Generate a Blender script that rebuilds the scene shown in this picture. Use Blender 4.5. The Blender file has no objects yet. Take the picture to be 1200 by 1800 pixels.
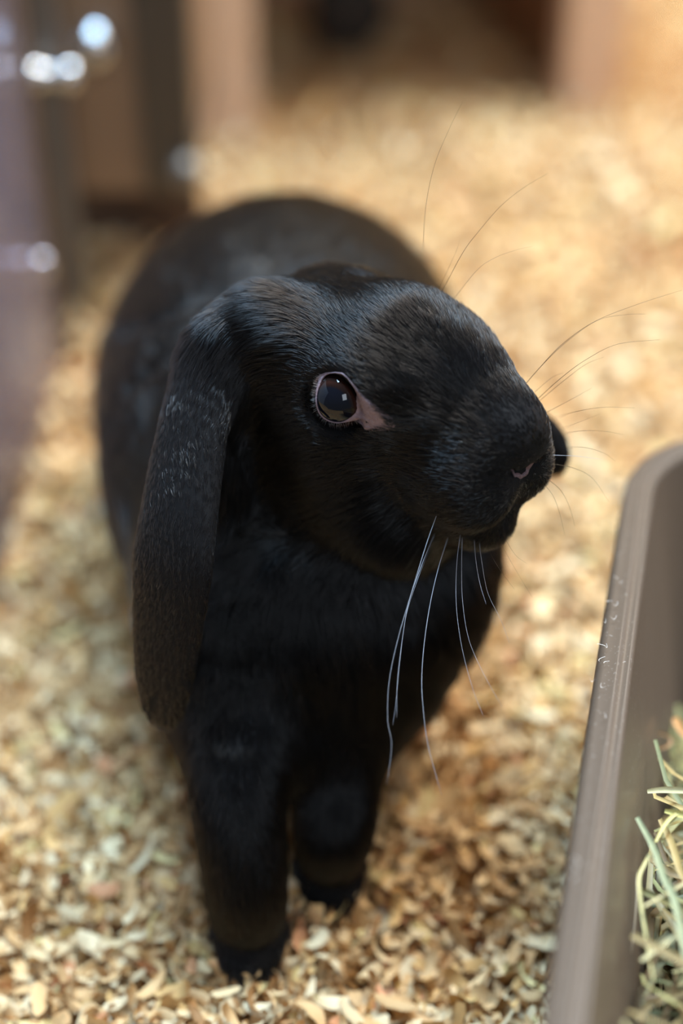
import bpy, bmesh, math, random
import numpy as np
from mathutils import Vector, Matrix
from mathutils.bvhtree import BVHTree

FUR = True
rng = np.random.default_rng(7)
random.seed(7)
scene = bpy.context.scene
COL = scene.collection

# ------------------------------------------------------------------ camera
CAM_H, PITCH, FPX = 0.41, math.radians(35.0), 2500.0
cam_d = bpy.data.cameras.new('camera')
cam = bpy.data.objects.new('camera', cam_d)
COL.objects.link(cam)
cam.location = (0, 0, CAM_H)
cam.rotation_euler = (math.radians(90) - PITCH, 0, 0)
cam_d.sensor_fit = 'VERTICAL'
cam_d.sensor_height = 36.0
cam_d.sensor_width = 24.0
cam_d.lens = 36.0 * FPX / 1800.0
cam_d.clip_start = 0.01
cam_d.dof.use_dof = True
cam_d.dof.focus_distance = 0.438
cam_d.dof.aperture_fstop = 2.4
scene.camera = cam

# ------------------------------------------------------------------ world, lights, exposure
world = bpy.data.worlds.new('room_light')
scene.world = world
world.use_nodes = True
bg = world.node_tree.nodes['Background']
bg.inputs[0].default_value = (0.86, 0.91, 1.0, 1)
bg.inputs[1].default_value = 0.21


def area_light(name, loc, target, sx, sy, power, color):
    l = bpy.data.lights.new(name, 'AREA')
    l.shape = 'RECTANGLE'
    l.size, l.size_y, l.energy, l.color = sx, sy, power, color
    o = bpy.data.objects.new(name, l)
    COL.objects.link(o)
    o.location = loc
    d = Vector(target) - Vector(loc)
    o.rotation_euler = d.to_track_quat('-Z', 'Y').to_euler()
    return o


area_light('ceiling_light', (0.75, 1.15, 2.2), (0.1, 0.75, 0.0), 1.2, 0.9, 96.0, (1.0, 0.95, 0.85))
area_light('skylight', (-0.12, 0.95, 2.5), (0.0, 0.45, 0.1), 0.8, 0.55, 116.0, (0.44, 0.71, 1.0))
area_light('window_light', (0.75, -1.7, 1.75), (0.0, 0.4, 0.1), 0.7, 1.1, 20.0, (0.78, 0.88, 1.0))
scene.view_settings.view_transform = 'Standard'
scene.view_settings.look = 'None'
scene.view_settings.gamma = 1.0
scene.view_settings.use_curve_mapping = False
scene.view_settings.exposure = 0.0

# ------------------------------------------------------------------ picture -> place helpers
F = np.array([0, math.cos(PITCH), -math.sin(PITCH)])
U = np.array([0, math.sin(PITCH), math.cos(PITCH)])
R = np.array([1.0, 0, 0])
C0 = np.array([0, 0, CAM_H])


def ray(px, py):
    return F + (px - 600) / FPX * R + (900 - py) / FPX * U


def pix(px, py, d):
    return C0 + d * ray(px, py)


def pixz(px, py, z=0.0):
    r = ray(px, py)
    return C0 + r * ((z - CAM_H) / r[2])


def pixy(px, py, y):
    r = ray(px, py)
    return C0 + r * (y / r[1])


def norm(v):
    v = np.asarray(v, float)
    return v / np.linalg.norm(v)


# ------------------------------------------------------------------ object helpers
def tag(o, label=None, cat=None, group=None, kind=None):
    if label: o['label'] = label
    if cat: o['category'] = cat
    if group: o['group'] = group
    if kind: o['kind'] = kind
    return o


def empty(name, loc=(0, 0, 0), rz=0.0):
    o = bpy.data.objects.new(name, None)
    COL.objects.link(o)
    o.location = loc
    o.rotation_euler = (0, 0, rz)
    o.empty_display_size = 0.02
    return o


def link(name, me, mat=None, parent=None, keep_world=True):
    o = bpy.data.objects.new(name, me)
    COL.objects.link(o)
    if mat is not None and len(me.materials) == 0:
        me.materials.append(mat)
    if parent is not None:
        o.parent = parent
        if keep_world:
            m = Matrix.LocRotScale(parent.location, parent.rotation_euler, parent.scale)
            if parent.parent is not None:
                pp = parent.parent
                m = Matrix.LocRotScale(pp.location, pp.rotation_euler, pp.scale) @ parent.matrix_parent_inverse @ m
            o.matrix_parent_inverse = m.inverted()
    return o


def mesh_from(verts, faces, name='mesh', smooth=True):
    me = bpy.data.meshes.new(name)
    me.from_pydata([tuple(map(float, v)) for v in verts], [], faces)
    me.update()
    if smooth:
        me.polygons.foreach_set('use_smooth', [True] * len(me.polygons))
    return me


def np_mesh(name, V, Q, smooth=True, colors=None):
    """V (n,3), Q (m,4) quads"""
    me = bpy.data.meshes.new(name)
    me.vertices.add(len(V))
    me.vertices.foreach_set('co', np.asarray(V, np.float32).ravel())
    Q = np.asarray(Q, np.int32)
    me.loops.add(Q.size)
    me.loops.foreach_set('vertex_index', Q.ravel())
    me.polygons.add(len(Q))
    me.polygons.foreach_set('loop_start', np.arange(len(Q), dtype=np.int32) * Q.shape[1])
    me.polygons.foreach_set('use_smooth', np.full(len(Q), smooth))
    if colors is not None:
        a = me.color_attributes.new('col', 'FLOAT_COLOR', 'POINT')
        c4 = np.ones((len(V), 4), np.float32)
        c4[:, :3] = colors
        a.data.foreach_set('color', c4.ravel())
    me.update(calc_edges=True)
    me.validate()
    return me


def box_bm(bm, c, s, bevel=0.0, rot=None):
    r = bmesh.ops.create_cube(bm, size=1.0)
    vs = r['verts']
    bmesh.ops.scale(bm, vec=Vector(s), verts=vs)
    if bevel > 0:
        es = list({e for v in vs for e in v.link_edges})
        rb = bmesh.ops.bevel(bm, geom=es, offset=bevel, segments=2, affect='EDGES', profile=0.5)
        vs = list({v for f in rb['faces'] for v in f.verts} | {v for v in vs if v.is_valid})
    if rot is not None:
        bmesh.ops.rotate(bm, cent=(0, 0, 0), matrix=rot, verts=vs)
    bmesh.ops.translate(bm, vec=Vector(c), verts=vs)
    return vs


def box_mesh(c, s, bevel=0.002, rot=None):
    bm = bmesh.new()
    box_bm(bm, c, s, bevel, rot)
    me = bpy.data.meshes.new('mesh')
    bm.to_mesh(me)
    bm.free()
    return me


def tube_mesh(pts, radii, n=6, flat=None):
    """tube along pts; flat = (k) squashes one cross axis"""
    pts = [np.asarray(p, float) for p in pts]
    V, Fc = [], []
    m = len(pts)
    t0 = norm(pts[1] - pts[0])
    a = norm(np.cross(t0, [0.31, 0.22, 0.92]))
    for i, p in enumerate(pts):
        t = norm(pts[min(i + 1, m - 1)] - pts[max(i - 1, 0)])
        a = norm(a - t * np.dot(a, t))
        b = np.cross(t, a)
        for k in range(n):
            th = 2 * math.pi * k / n
            V.append(p + radii[i] * (math.cos(th) * a + math.sin(th) * b * (flat or 1.0)))
    for i in range(m - 1):
        for k in range(n):
            k2 = (k + 1) % n
            Fc.append((i * n + k, i * n + k2, (i + 1) * n + k2, (i + 1) * n + k))
    Fc.append(tuple(range(n))[::-1])
    Fc.append(tuple((m - 1) * n + k for k in range(n)))
    return mesh_from(V, Fc)


def spline(pts, n):
    """Catmull-Rom resample"""
    P = np.asarray(pts, float)
    P = np.vstack([2 * P[0] - P[1], P, 2 * P[-1] - P[-2]])
    seg = len(P) - 3
    out = []
    for t in np.linspace(0, seg, n):
        i = min(int(t), seg - 1)
        u = t - i
        p0, p1, p2, p3 = P[i:i + 4]
        out.append(0.5 * ((2 * p1) + (-p0 + p2) * u + (2 * p0 - 5 * p1 + 4 * p2 - p3) * u * u
                          + (-p0 + 3 * p1 - 3 * p2 + p3) * u ** 3))
    return np.array(out)


# ------------------------------------------------------------------ materials
def srgb(r, g, b):
    def f(c):
        c /= 255.0
        return c / 12.92 if c <= 0.04045 else ((c + 0.055) / 1.055) ** 2.4
    return (f(r), f(g), f(b))


def mat(name, color, rough=0.5, metal=0.0, spec=0.5, noise=None, bump=None, coat=0.0):
    m = bpy.data.materials.new(name)
    m.use_nodes = True
    nt = m.node_tree
    b = nt.nodes['Principled BSDF']
    b.inputs['Base Color'].default_value = (*color, 1)
    b.inputs['Roughness'].default_value = rough
    b.inputs['Metallic'].default_value = metal
    b.inputs['Specular IOR Level'].default_value = spec
    b.inputs['Coat Weight'].default_value = coat
    if noise:
        scale, color2, stretch = noise
        tc = nt.nodes.new('ShaderNodeTexCoord')
        mp = nt.nodes.new('ShaderNodeMapping')
        mp.inputs['Scale'].default_value = stretch
        nz = nt.nodes.new('ShaderNodeTexNoise')
        nz.inputs['Scale'].default_value = scale
        nz.inputs['Detail'].default_value = 5
        mx = nt.nodes.new('ShaderNodeMix')
        mx.data_type = 'RGBA'
        mx.inputs[6].default_value = (*color, 1)
        mx.inputs[7].default_value = (*color2, 1)
        nt.links.new(tc.outputs['Object'], mp.inputs[0])
        nt.links.new(mp.outputs[0], nz.inputs['Vector'])
        nt.links.new(nz.outputs[0], mx.inputs[0])
        nt.links.new(mx.outputs[2], b.inputs['Base Color'])
        if bump:
            bp = nt.nodes.new('ShaderNodeBump')
            bp.inputs['Strength'].default_value = bump
            bp.inputs['Distance'].default_value = 0.002
            nt.links.new(nz.outputs[0], bp.inputs['Height'])
            nt.links.new(bp.outputs[0], b.inputs['Normal'])
    return m


M = {}
M['skin'] = mat('black_skin', (0.006, 0.0055, 0.006), 0.75, spec=0.15)
M['lid'] = mat('pink_grey_eyelid', srgb(142, 124, 132), 0.5, spec=0.4, noise=(900, srgb(112, 88, 92), (1, 1, 1)), bump=0.4)
M['nose'] = mat('dusky_pink_nose', srgb(124, 96, 98), 0.5, noise=(700, srgb(80, 58, 60), (1, 1, 1)), bump=0.4)
M['claw'] = mat('dark_claw', srgb(40, 33, 29), 0.6, spec=0.2)
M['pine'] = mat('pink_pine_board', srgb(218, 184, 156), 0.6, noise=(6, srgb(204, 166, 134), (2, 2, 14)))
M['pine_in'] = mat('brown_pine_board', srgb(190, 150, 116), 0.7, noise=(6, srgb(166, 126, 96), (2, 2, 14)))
M['pine_pale'] = mat('pale_pine_board', srgb(226, 186, 128), 0.6, noise=(5, srgb(206, 162, 104), (12, 2, 2)))
M['bronze'] = mat('dark_bronze_metal', srgb(84, 74, 62), 0.45, metal=0.3)
M['grey_metal'] = mat('grey_metal', srgb(112, 106, 100), 0.4, metal=0.5)
M['brown_post'] = mat('brown_stained_wood', srgb(88, 68, 54), 0.6, noise=(8, srgb(68, 50, 40), (3, 3, 20)))
M['tan_panel'] = mat('tan_brown_panel', srgb(150, 122, 96), 0.35, noise=(5, srgb(134, 106, 82), (3, 3, 10)))
M['steel'] = mat('polished_steel', (0.62, 0.62, 0.62), 0.2, metal=1.0)
M['paint'] = mat('cool_grey_paint', srgb(150, 160, 174), 0.6, noise=(4, srgb(140, 150, 165), (1, 1, 1)))
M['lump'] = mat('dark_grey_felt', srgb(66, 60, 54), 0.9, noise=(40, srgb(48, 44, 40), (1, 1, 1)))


def eye_material():
    m = bpy.data.materials.new('dark_brown_eye')
    m.use_nodes = True
    nt = m.node_tree
    b = nt.nodes['Principled BSDF']
    b.inputs['Roughness'].default_value = 0.03
    b.inputs['Specular IOR Level'].default_value = 0.0
    b.inputs['Coat Weight'].default_value = 1.0
    b.inputs['Coat IOR'].default_value = 1.4
    b.inputs['Coat Roughness'].default_value = 0.01
    at = nt.nodes.new('ShaderNodeAttribute')
    at.attribute_name = 'iris'
    cr = nt.nodes.new('ShaderNodeValToRGB')
    e = cr.color_ramp.elements
    e[0].position, e[0].color = 0.0, (*srgb(8, 12, 22), 1)
    e[1].position, e[1].color = 1.0, (*srgb(18, 9, 7), 1)
    for p, c in ((0.66, (8, 11, 20)), (0.73, (26, 13, 10)), (0.86, (44, 22, 16)), (0.95, (24, 11, 8))):
        k = e.new(p)
        k.color = (*srgb(*c), 1)
    nt.links.new(at.outputs['Fac'], cr.inputs[0])
    nt.links.new(cr.outputs[0], b.inputs['Base Color'])
    return m


M['eye'] = eye_material()


def hair_material(name, attr_based=True):
    m = bpy.data.materials.new(name)
    m.use_nodes = True
    nt = m.node_tree
    nt.nodes.remove(nt.nodes['Principled BSDF'])
    h = nt.nodes.new('ShaderNodeBsdfHairPrincipled')
    h.model = 'CHIANG'
    h.parametrization = 'COLOR'
    h.inputs['Color'].default_value = (0.012, 0.011, 0.012, 1)
    h.inputs['Roughness'].default_value = 0.17
    h.inputs['Radial Roughness'].default_value = 0.5
    h.inputs['IOR'].default_value = 1.39
    out = nt.nodes['Material Output']
    at = nt.nodes.new('ShaderNodeAttribute')
    at.attribute_name = 'tint'
    nt.links.new(at.outputs['Color'], h.inputs['Color'])
    nt.links.new(h.outputs[0], out.inputs[0])
    return m


M['fur'] = hair_material('black_fur')


def attr_material(name, rough=0.65, objcol=False, bump=0.0):
    m = bpy.data.materials.new(name)
    m.use_nodes = True
    nt = m.node_tree
    b = nt.nodes['Principled BSDF']
    b.inputs['Roughness'].default_value = rough
    b.inputs['Specular IOR Level'].default_value = 0.25
    if objcol:
        a = nt.nodes.new('ShaderNodeObjectInfo')
        src = a.outputs['Color']
    else:
        a = nt.nodes.new('ShaderNodeAttribute')
        a.attribute_name = 'col'
        src = a.outputs['Color']
    tc = nt.nodes.new('ShaderNodeTexCoord')
    nz = nt.nodes.new('ShaderNodeTexNoise')
    nz.inputs['Scale'].default_value = 400
    mr = nt.nodes.new('ShaderNodeMapRange')
    mr.inputs[3].default_value = 0.78
    mr.inputs[4].default_value = 1.15
    mx = nt.nodes.new('ShaderNodeMix')
    mx.data_type = 'RGBA'
    mx.blend_type = 'MULTIPLY'
    mx.inputs[0].default_value = 1.0
    nt.links.new(tc.outputs['Object'], nz.inputs['Vector'])
    nt.links.new(nz.outputs[0], mr.inputs[0])
    nt.links.new(src, mx.inputs[6])
    nt.links.new(mr.outputs[0], mx.inputs[7])
    nt.links.new(mx.outputs[2], b.inputs['Base Color'])
    return m


M['shaving'] = attr_material('wood_shavings')
M['shaving_one'] = attr_material('wood_shaving_single', objcol=True)
M['hay'] = attr_material('dried_hay', 0.5)
M['hay_one'] = attr_material('dried_hay_stalk', 0.5, objcol=True)
M['whisker'] = attr_material('whisker_hair', 0.25, objcol=True)


def acrylic_material():
    m = bpy.data.materials.new('clear_smoky_acrylic')
    m.use_nodes = True
    nt = m.node_tree
    nt.nodes.remove(nt.nodes['Principled BSDF'])
    out = nt.nodes['Material Output']
    tr = nt.nodes.new('ShaderNodeBsdfTransparent')
    tr.inputs[0].default_value = (0.92, 0.90, 0.93, 1)
    gl = nt.nodes.new('ShaderNodeBsdfGlossy')
    gl.inputs['Color'].default_value = (0.85, 0.86, 0.95, 1)
    gl.inputs['Roughness'].default_value = 0.12
    fr = nt.nodes.new('ShaderNodeFresnel')
    fr.inputs[0].default_value = 1.12
    mx = nt.nodes.new('ShaderNodeMixShader')
    nt.links.new(fr.outputs[0], mx.inputs[0])
    nt.links.new(tr.outputs[0], mx.inputs[1])
    nt.links.new(gl.outputs[0], mx.inputs[2])
    df = nt.nodes.new('ShaderNodeBsdfDiffuse')
    df.inputs[0].default_value = (*srgb(176, 168, 182), 1)
    m2 = nt.nodes.new('ShaderNodeMixShader')
    m2.inputs[0].default_value = 0.16            # dust, and the pane's lavender haze put in as diffuse colour
    nt.links.new(mx.outputs[0], m2.inputs[1])
    nt.links.new(df.outputs[0], m2.inputs[2])
    nt.links.new(m2.outputs[0], out.inputs[0])
    return m


M['acrylic'] = acrylic_material()


def tray_material():
    m = bpy.data.materials.new('smoky_grey_plastic')
    m.use_nodes = True
    nt = m.node_tree
    b = nt.nodes['Principled BSDF']
    b.inputs['Roughness'].default_value = 0.28
    b.inputs['Specular IOR Level'].default_value = 0.42
    tc = nt.nodes.new('ShaderNodeTexCoord')
    nz = nt.nodes.new('ShaderNodeTexNoise')
    nz.inputs['Scale'].default_value = 900
    nz.inputs['Detail'].default_value = 3
    cr = nt.nodes.new('ShaderNodeValToRGB')
    e = cr.color_ramp.elements
    e[0].position, e[0].color = 0.62, (*srgb(98, 83, 70), 1)
    e[1].position, e[1].color = 0.82, (*srgb(150, 140, 130), 1)
    n2 = nt.nodes.new('ShaderNodeTexNoise')
    n2.inputs['Scale'].default_value = 25
    n2.inputs['Detail'].default_value = 6
    mr = nt.nodes.new('ShaderNodeMapRange')
    mr.inputs[3].default_value = 0.28
    mr.inputs[4].default_value = 0.48
    nt.links.new(tc.outputs['Object'], nz.inputs['Vector'])
    nt.links.new(tc.outputs['Object'], n2.inputs['Vector'])
    nt.links.new(nz.outputs[0], cr.inputs[0])
    nt.links.new(cr.outputs[0], b.inputs['Base Color'])
    nt.links.new(n2.outputs[0], mr.inputs[0])
    nt.links.new(mr.outputs[0], b.inputs['Roughness'])
    return m


M['tray'] = tray_material()

# ------------------------------------------------------------------ the setting
_ph = rng.uniform(0, 6.28, (8, 2))
_dr = rng.uniform(-1, 1, (8, 2))


def ground_z(x, y):
    z = 0
    for i in range(8):
        k = 12 + 14 * i
        z = z + (0.0035 / (1 + 0.35 * i)) * np.sin(k * (_dr[i, 0] * x + _dr[i, 1] * y) + _ph[i, 0])
    return z - 0.008


gx = np.linspace(-1.3, 1.5, 141)
gy = np.linspace(-0.2, 2.1, 116)
GX, GY = np.meshgrid(gx, gy, indexing='ij')
GV = np.stack([GX, GY, ground_z(GX, GY) - 0.004], -1).reshape(-1, 3)
ii = np.arange(140)[:, None] * 116 + np.arange(115)[None, :]
GQ = np.stack([ii, ii + 116, ii + 117, ii + 1], -1).reshape(-1, 4)
m_floor = mat('shavings_bed', srgb(204, 166, 118), 0.9, noise=(120, srgb(172, 130, 84), (1, 1, 1)), bump=0.6)
tag(link('floor', np_mesh('floor', GV, GQ), m_floor), kind='structure')

tag(link('wall_back', box_mesh((0.1, 2.0, 0.6), (2.8, 0.04, 1.3)), M['pine_pale']), kind='structure')
tag(link('wall_left', box_mesh((-1.28, 0.95, 0.6), (0.04, 2.1, 1.3)), M['paint']), kind='structure')
tag(link('wall_right', box_mesh((1.48, 0.95, 0.6), (0.04, 2.1, 1.3)), M['paint']), kind='structure')


# ------------------------------------------------------------------ the rabbit: one continuous body from blended solids
MM = 0.001
YAW, NOD, ROLL = math.radians(48), math.radians(-8), math.radians(0)
hf = np.array([math.sin(YAW) * math.cos(NOD), -math.cos(YAW) * math.cos(NOD), math.sin(NOD)])
hr = norm(np.cross(hf, [0, 0, 1.0]))
hu = np.cross(hr, hf)
hr, hu = hr * math.cos(ROLL) + hu * math.sin(ROLL), hu * math.cos(ROLL) - hr * math.sin(ROLL)
HROT = np.stack([hf, hr, hu])          # rows: head axes in world
EYE_L = np.array([12.0, 27.0, 9.0])
EYE_W = pix(593, 703, 0.438)
HO = EYE_W - (EYE_L * MM) @ HROT


def HP(a, b, c):
    return HO + (np.array([a, b, c], float) * MM) @ HROT


prims = []   # dict(kind, data, k, flow, len, lift)


def ell(c, r, rot=None, k=0.02, flow=(0, 1, 0), ln=0.012, lift=0.3):
    prims.append(dict(t='e', c=np.asarray(c, float), r=np.asarray(r, float), rot=np.eye(3) if rot is None else rot,
                      k=k, flow=norm(flow), ln=ln, lift=lift))


def cone(a, b, ra, rb, k=0.02, flow=None, ln=0.01, lift=0.3, flat=None, n=None):
    prims.append(dict(t='c', a=np.asarray(a, float), b=np.asarray(b, float), ra=ra, rb=rb, k=k, flat=flat,
                      n=None if n is None else norm(n), flow=norm(np.asarray(b) - np.asarray(a)) if flow is None else norm(flow),
                      ln=ln, lift=lift))


def chain(pts, rad, n=24, k=0.008, ln=0.004, lift=0.15, flat=None, nrm=None, flow=None):
    P = spline(pts, n)
    t = np.linspace(0, 1, n)
    ts = np.linspace(0, 1, len(rad))
    prims.append(dict(t='p', P=P, r=np.interp(t, ts, rad), flat=None if flat is None else np.interp(t, np.linspace(0, 1, len(flat)), flat),
                      n=None if nrm is None else norm(nrm), k=k, flow=None if flow is None else norm(flow), ln=ln, lift=lift))


def hell(c, r, k=0.012, flow=(-1, 0, 0), ln=0.008, lift=0.25):
    ell(HP(*c), np.array(r) * MM, HROT, k, np.array(flow, float) @ HROT, ln, lift)


def eval_prim(p, X):
    if p['t'] == 'e':
        q = (X - p['c']) @ p['rot'].T
        k0 = np.sqrt(((q / p['r']) ** 2).sum(-1)) + 1e-9
        k1 = np.sqrt(((q / p['r'] ** 2) ** 2).sum(-1)) + 1e-9
        return k0 * (k0 - 1) / k1
    if p['t'] == 'p':
        P, rad = p['P'], p['r']
        out = None
        lo_, hi_ = P.min(0) - 0.035, P.max(0) + 0.035
        msk = ((X > lo_) & (X < hi_)).all(-1)
        Xm = X[msk]
        for i in range(len(P) - 1):
            q = dict(t='c', a=P[i], b=P[i + 1], ra=rad[i], rb=rad[i + 1], n=p['n'],
                     flat=None if p['flat'] is None else 0.5 * (p['flat'][i] + p['flat'][i + 1]))
            e = eval_prim(q, Xm)
            g_ = np.exp(np.clip(-e / 0.0015, -60, 60))
            out = g_ if out is None else out + g_
        out = -0.0015 * np.log(np.maximum(out, 1e-26)) + 0.0022
        full = np.full(X.shape[:-1], 0.05)
        full[msk] = out
        return full
    ba = p['b'] - p['a']
    h = np.clip(((X - p['a']) @ ba) / ba.dot(ba), 0, 1)
    rr = p['ra'] + (p['rb'] - p['ra']) * h
    v = X - p['a'] - h[..., None] * ba
    if p['flat'] is None:
        return np.sqrt((v ** 2).sum(-1)) - rr
    vn = v @ p['n']
    vt2 = np.maximum((v ** 2).sum(-1) - vn ** 2, 0)
    rn = p['flat']
    k0 = np.sqrt(vt2 / rr ** 2 + (vn / rn) ** 2) + 1e-9
    k1 = np.sqrt(vt2 / rr ** 4 + (vn / rn ** 2) ** 2) + 1e-9
    return k0 * (k0 - 1) / k1


BACK = (0, 1, -0.25)
# trunk
ell((-0.025, 0.565, 0.086), (0.082, 0.100, 0.080), k=0.03, flow=(0, 1, -0.3), ln=0.013)
ell((-0.018, 0.490, 0.092), (0.077, 0.095, 0.072), k=0.03, flow=BACK, ln=0.013)
ell((-0.010, 0.430, 0.098), (0.054, 0.062, 0.062), k=0.03, flow=(0, .6, -.7), ln=0.014)
ell(pix(575, 1070, 0.520), (0.046, 0.042, 0.052), k=0.025, flow=(0, -.1, -1), ln=0.017, lift=0.35)       # chest
ell(pix(772, 955, 0.520), (0.014, 0.030, 0.030), k=0.02, flow=(0, -.1, -1), ln=0.015, lift=0.35)       # far shoulder
ell(pix(400, 1130, 0.515), (0.022, 0.034, 0.045), k=0.025, flow=(0, -.1, -1), ln=0.013, lift=0.3)       # near shoulder
# haunches and hind feet
for s in (-1, 1):
    ell((-0.027 + s * 0.050, 0.575, 0.060), (0.030, 0.060, 0.055), k=0.02, flow=(0, .6, -.7), ln=0.013)
    cone((-0.027 + s * 0.046, 0.600, 0.012), (-0.027 + s * 0.046, 0.510, 0.008), 0.014, 0.012, k=0.012, flow=(0, -1, 0), ln=0.006)
ell((-0.027, 0.672, 0.070), (0.022, 0.022, 0.026), k=0.012, flow=(0, .5, 1), ln=0.014)
# forelegs: (shoulder, elbow, wrist, toe)
LEGS = [
    ((pix(430, 1230, 0.505), pix(418, 1380, 0.483), pixz(430, 1545, 0.030), pixz(440, 1624, 0.008)), (0.027, 0.0165, 0.0142, 0.0125)),
    ((pix(600, 1230, 0.515), pix(592, 1370, 0.508), pixz(588, 1460, 0.028), pixz(580, 1515, 0.008)), (0.024, 0.0155, 0.0134, 0.0118)),
]
for pts_, rad_ in LEGS:
    chain(pts_, rad_, n=16, k=0.018, flow=(0, -.25, -1), ln=0.007, lift=0.2)
    toe = pts_[-1]
    for dx in (-0.0085, -0.003, 0.003, 0.0085):
        c = toe + np.array([dx, -0.006 + abs(dx) * 0.5, -0.001])
        cone(c, c + np.array([-dx * 0.25, -0.010, -0.0045]), 0.0054, 0.0042, k=0.003, flow=(0, -1, -.4), ln=0.004, lift=0.15)
NB = len(prims)
# head
hell((-4, 2, 1), (38, 28, 27), k=0.016, flow=(-1, -0.12, 0.05), ln=0.008)                     # cranium
cone(HP(14, 0, 7), HP(46, -1, 3), 0.0265, 0.0200, k=0.014, flow=-hf - 0.25 * hr, ln=0.0075, lift=0.27)  # bridge
hell((20, -2, 11), (27, 21, 16), k=0.014, flow=(-1, -0.2, 0.05), ln=0.008, lift=0.28)          # forehead
for s in (-1, 1):
    hell((-2, s * 16, -24), (37, 19, 33), k=0.014, flow=(-.8, s * .15, -.6), ln=0.010)     # cheeks
    hell((50, s * 10.5, -7), (19, 14, 16), k=0.007, flow=(-.9, s * .3, -.3), ln=0.004, lift=0.3)  # whisker pads
    hell((16, s * 20, 15.5 + 0.5 * s), (15, 8, 6), k=0.010, flow=(-1, 0, .1), ln=0.006)               # brow
    hell((-22, s * 17 + 4, 9 + 4 * s), (17, 13, 14.5), k=0.014, flow=(-.5, s * .5, -.5), ln=0.012, lift=0.4)  # ear crown
hell((-20, 14, -20), (22, 17, 30), k=0.014, flow=(-.5, .1, -.8), ln=0.012, lift=0.35)  # ruff behind the cheek
hell((14, 2, -36), (36, 23, 20), k=0.014, flow=(-.4, 0, -1), ln=0.016, lift=0.4)                    # jaw
hell((52, 0, -25), (14, 12, 11), k=0.008, flow=(-.5, 0, -1), ln=0.005)                     # chin
hell((57, -1, 8), (11, 13, 10.5), k=0.008, flow=(-1, 0, 0.2), ln=0.003, lift=0.15)          # nose
ell(pix(392, 690, 0.464), (0.013, 0.012, 0.027), k=0.010, flow=(-.3, -.2, -1), ln=0.014, lift=0.45)      # fluff at the root of the ear
ell(pix(418, 850, 0.482), (0.013, 0.014, 0.030), k=0.010, flow=(-.1, -.1, -1), ln=0.014, lift=0.4)
NH = len(prims)
# near ear: hangs from its crown over the shoulder
EAR1 = [pix(455, 545, 0.464), pix(385, 620, 0.456), pix(345, 730, 0.450), pix(322, 850, 0.447), pix(304, 980, 0.446),
        pix(292, 1110, 0.455), pix(283, 1240, 0.466)]
EN1 = norm(hr * 0.9 - F * 0.5)
chain(EAR1, [0.010, 0.0130, 0.0130, 0.0146, 0.0156, 0.0140, 0.0108], n=26, k=0.005, ln=0.0035, lift=0.14,
      flat=[0.010, 0.008, 0.0055, 0.0050, 0.0048, 0.0045, 0.004], nrm=EN1)
EAR2 = [HP(-20, -22, 10), HP(-4, -36, -2), pix(895, 730, 0.502), pix(952, 775, 0.505), pix(965, 800, 0.505)]
chain(EAR2, [0.011, 0.012, 0.0115, 0.0095, 0.008], n=18, k=0.005, ln=0.004, lift=0.15, flat=[0.009, 0.006, 0.005, 0.005, 0.0045], nrm=-hr)
NE = len(prims)


def smin(a, b, k):
    h = np.clip(0.5 + 0.5 * (b - a) / k, 0, 1)
    return b + (a - b) * h - k * h * (1 - h)


def field(X):
    parts = []
    for lo_, hi_ in ((0, NB), (NB, NH)):
        d = None
        for p in prims[lo_:hi_]:
            e = eval_prim(p, X)
            d = e if d is None else smin(d, e, p['k'])
        parts.append(d)
    d = smin(parts[0], parts[1], 0.008)
    for p in prims[NH:]:
        d = smin(d, eval_prim(p, X), p['k'])
    for s in (-1, 1):      # eye sockets
        e = np.sqrt(((X - HP(EYE_L[0] + 1.5, s * (EYE_L[1] + 2.0), EYE_L[2] - 0.5)) ** 2).sum(-1)) - 0.0096
        d = -smin(-d, e, 0.004)
    # crease under the nose, nostrils, cleft of the lip
    for a_, b_, r_ in ((HP(53, 13, 7), HP(64, 7, 3), 0.0012), (HP(64, 7, 3), HP(69, 0, 1), 0.0018), (HP(53, -13, 7), HP(64, -7, 3), 0.0012),
                       (HP(64, -7, 3), HP(69, 0, 1), 0.0018), (HP(70, 0, 1), HP(69.5, 0, -20), 0.0014)):
        p = dict(t='c', a=a_, b=b_, ra=r_, rb=r_, flat=None)
        d = -smin(-d, eval_prim(p, X), 0.003)
    return d


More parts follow.
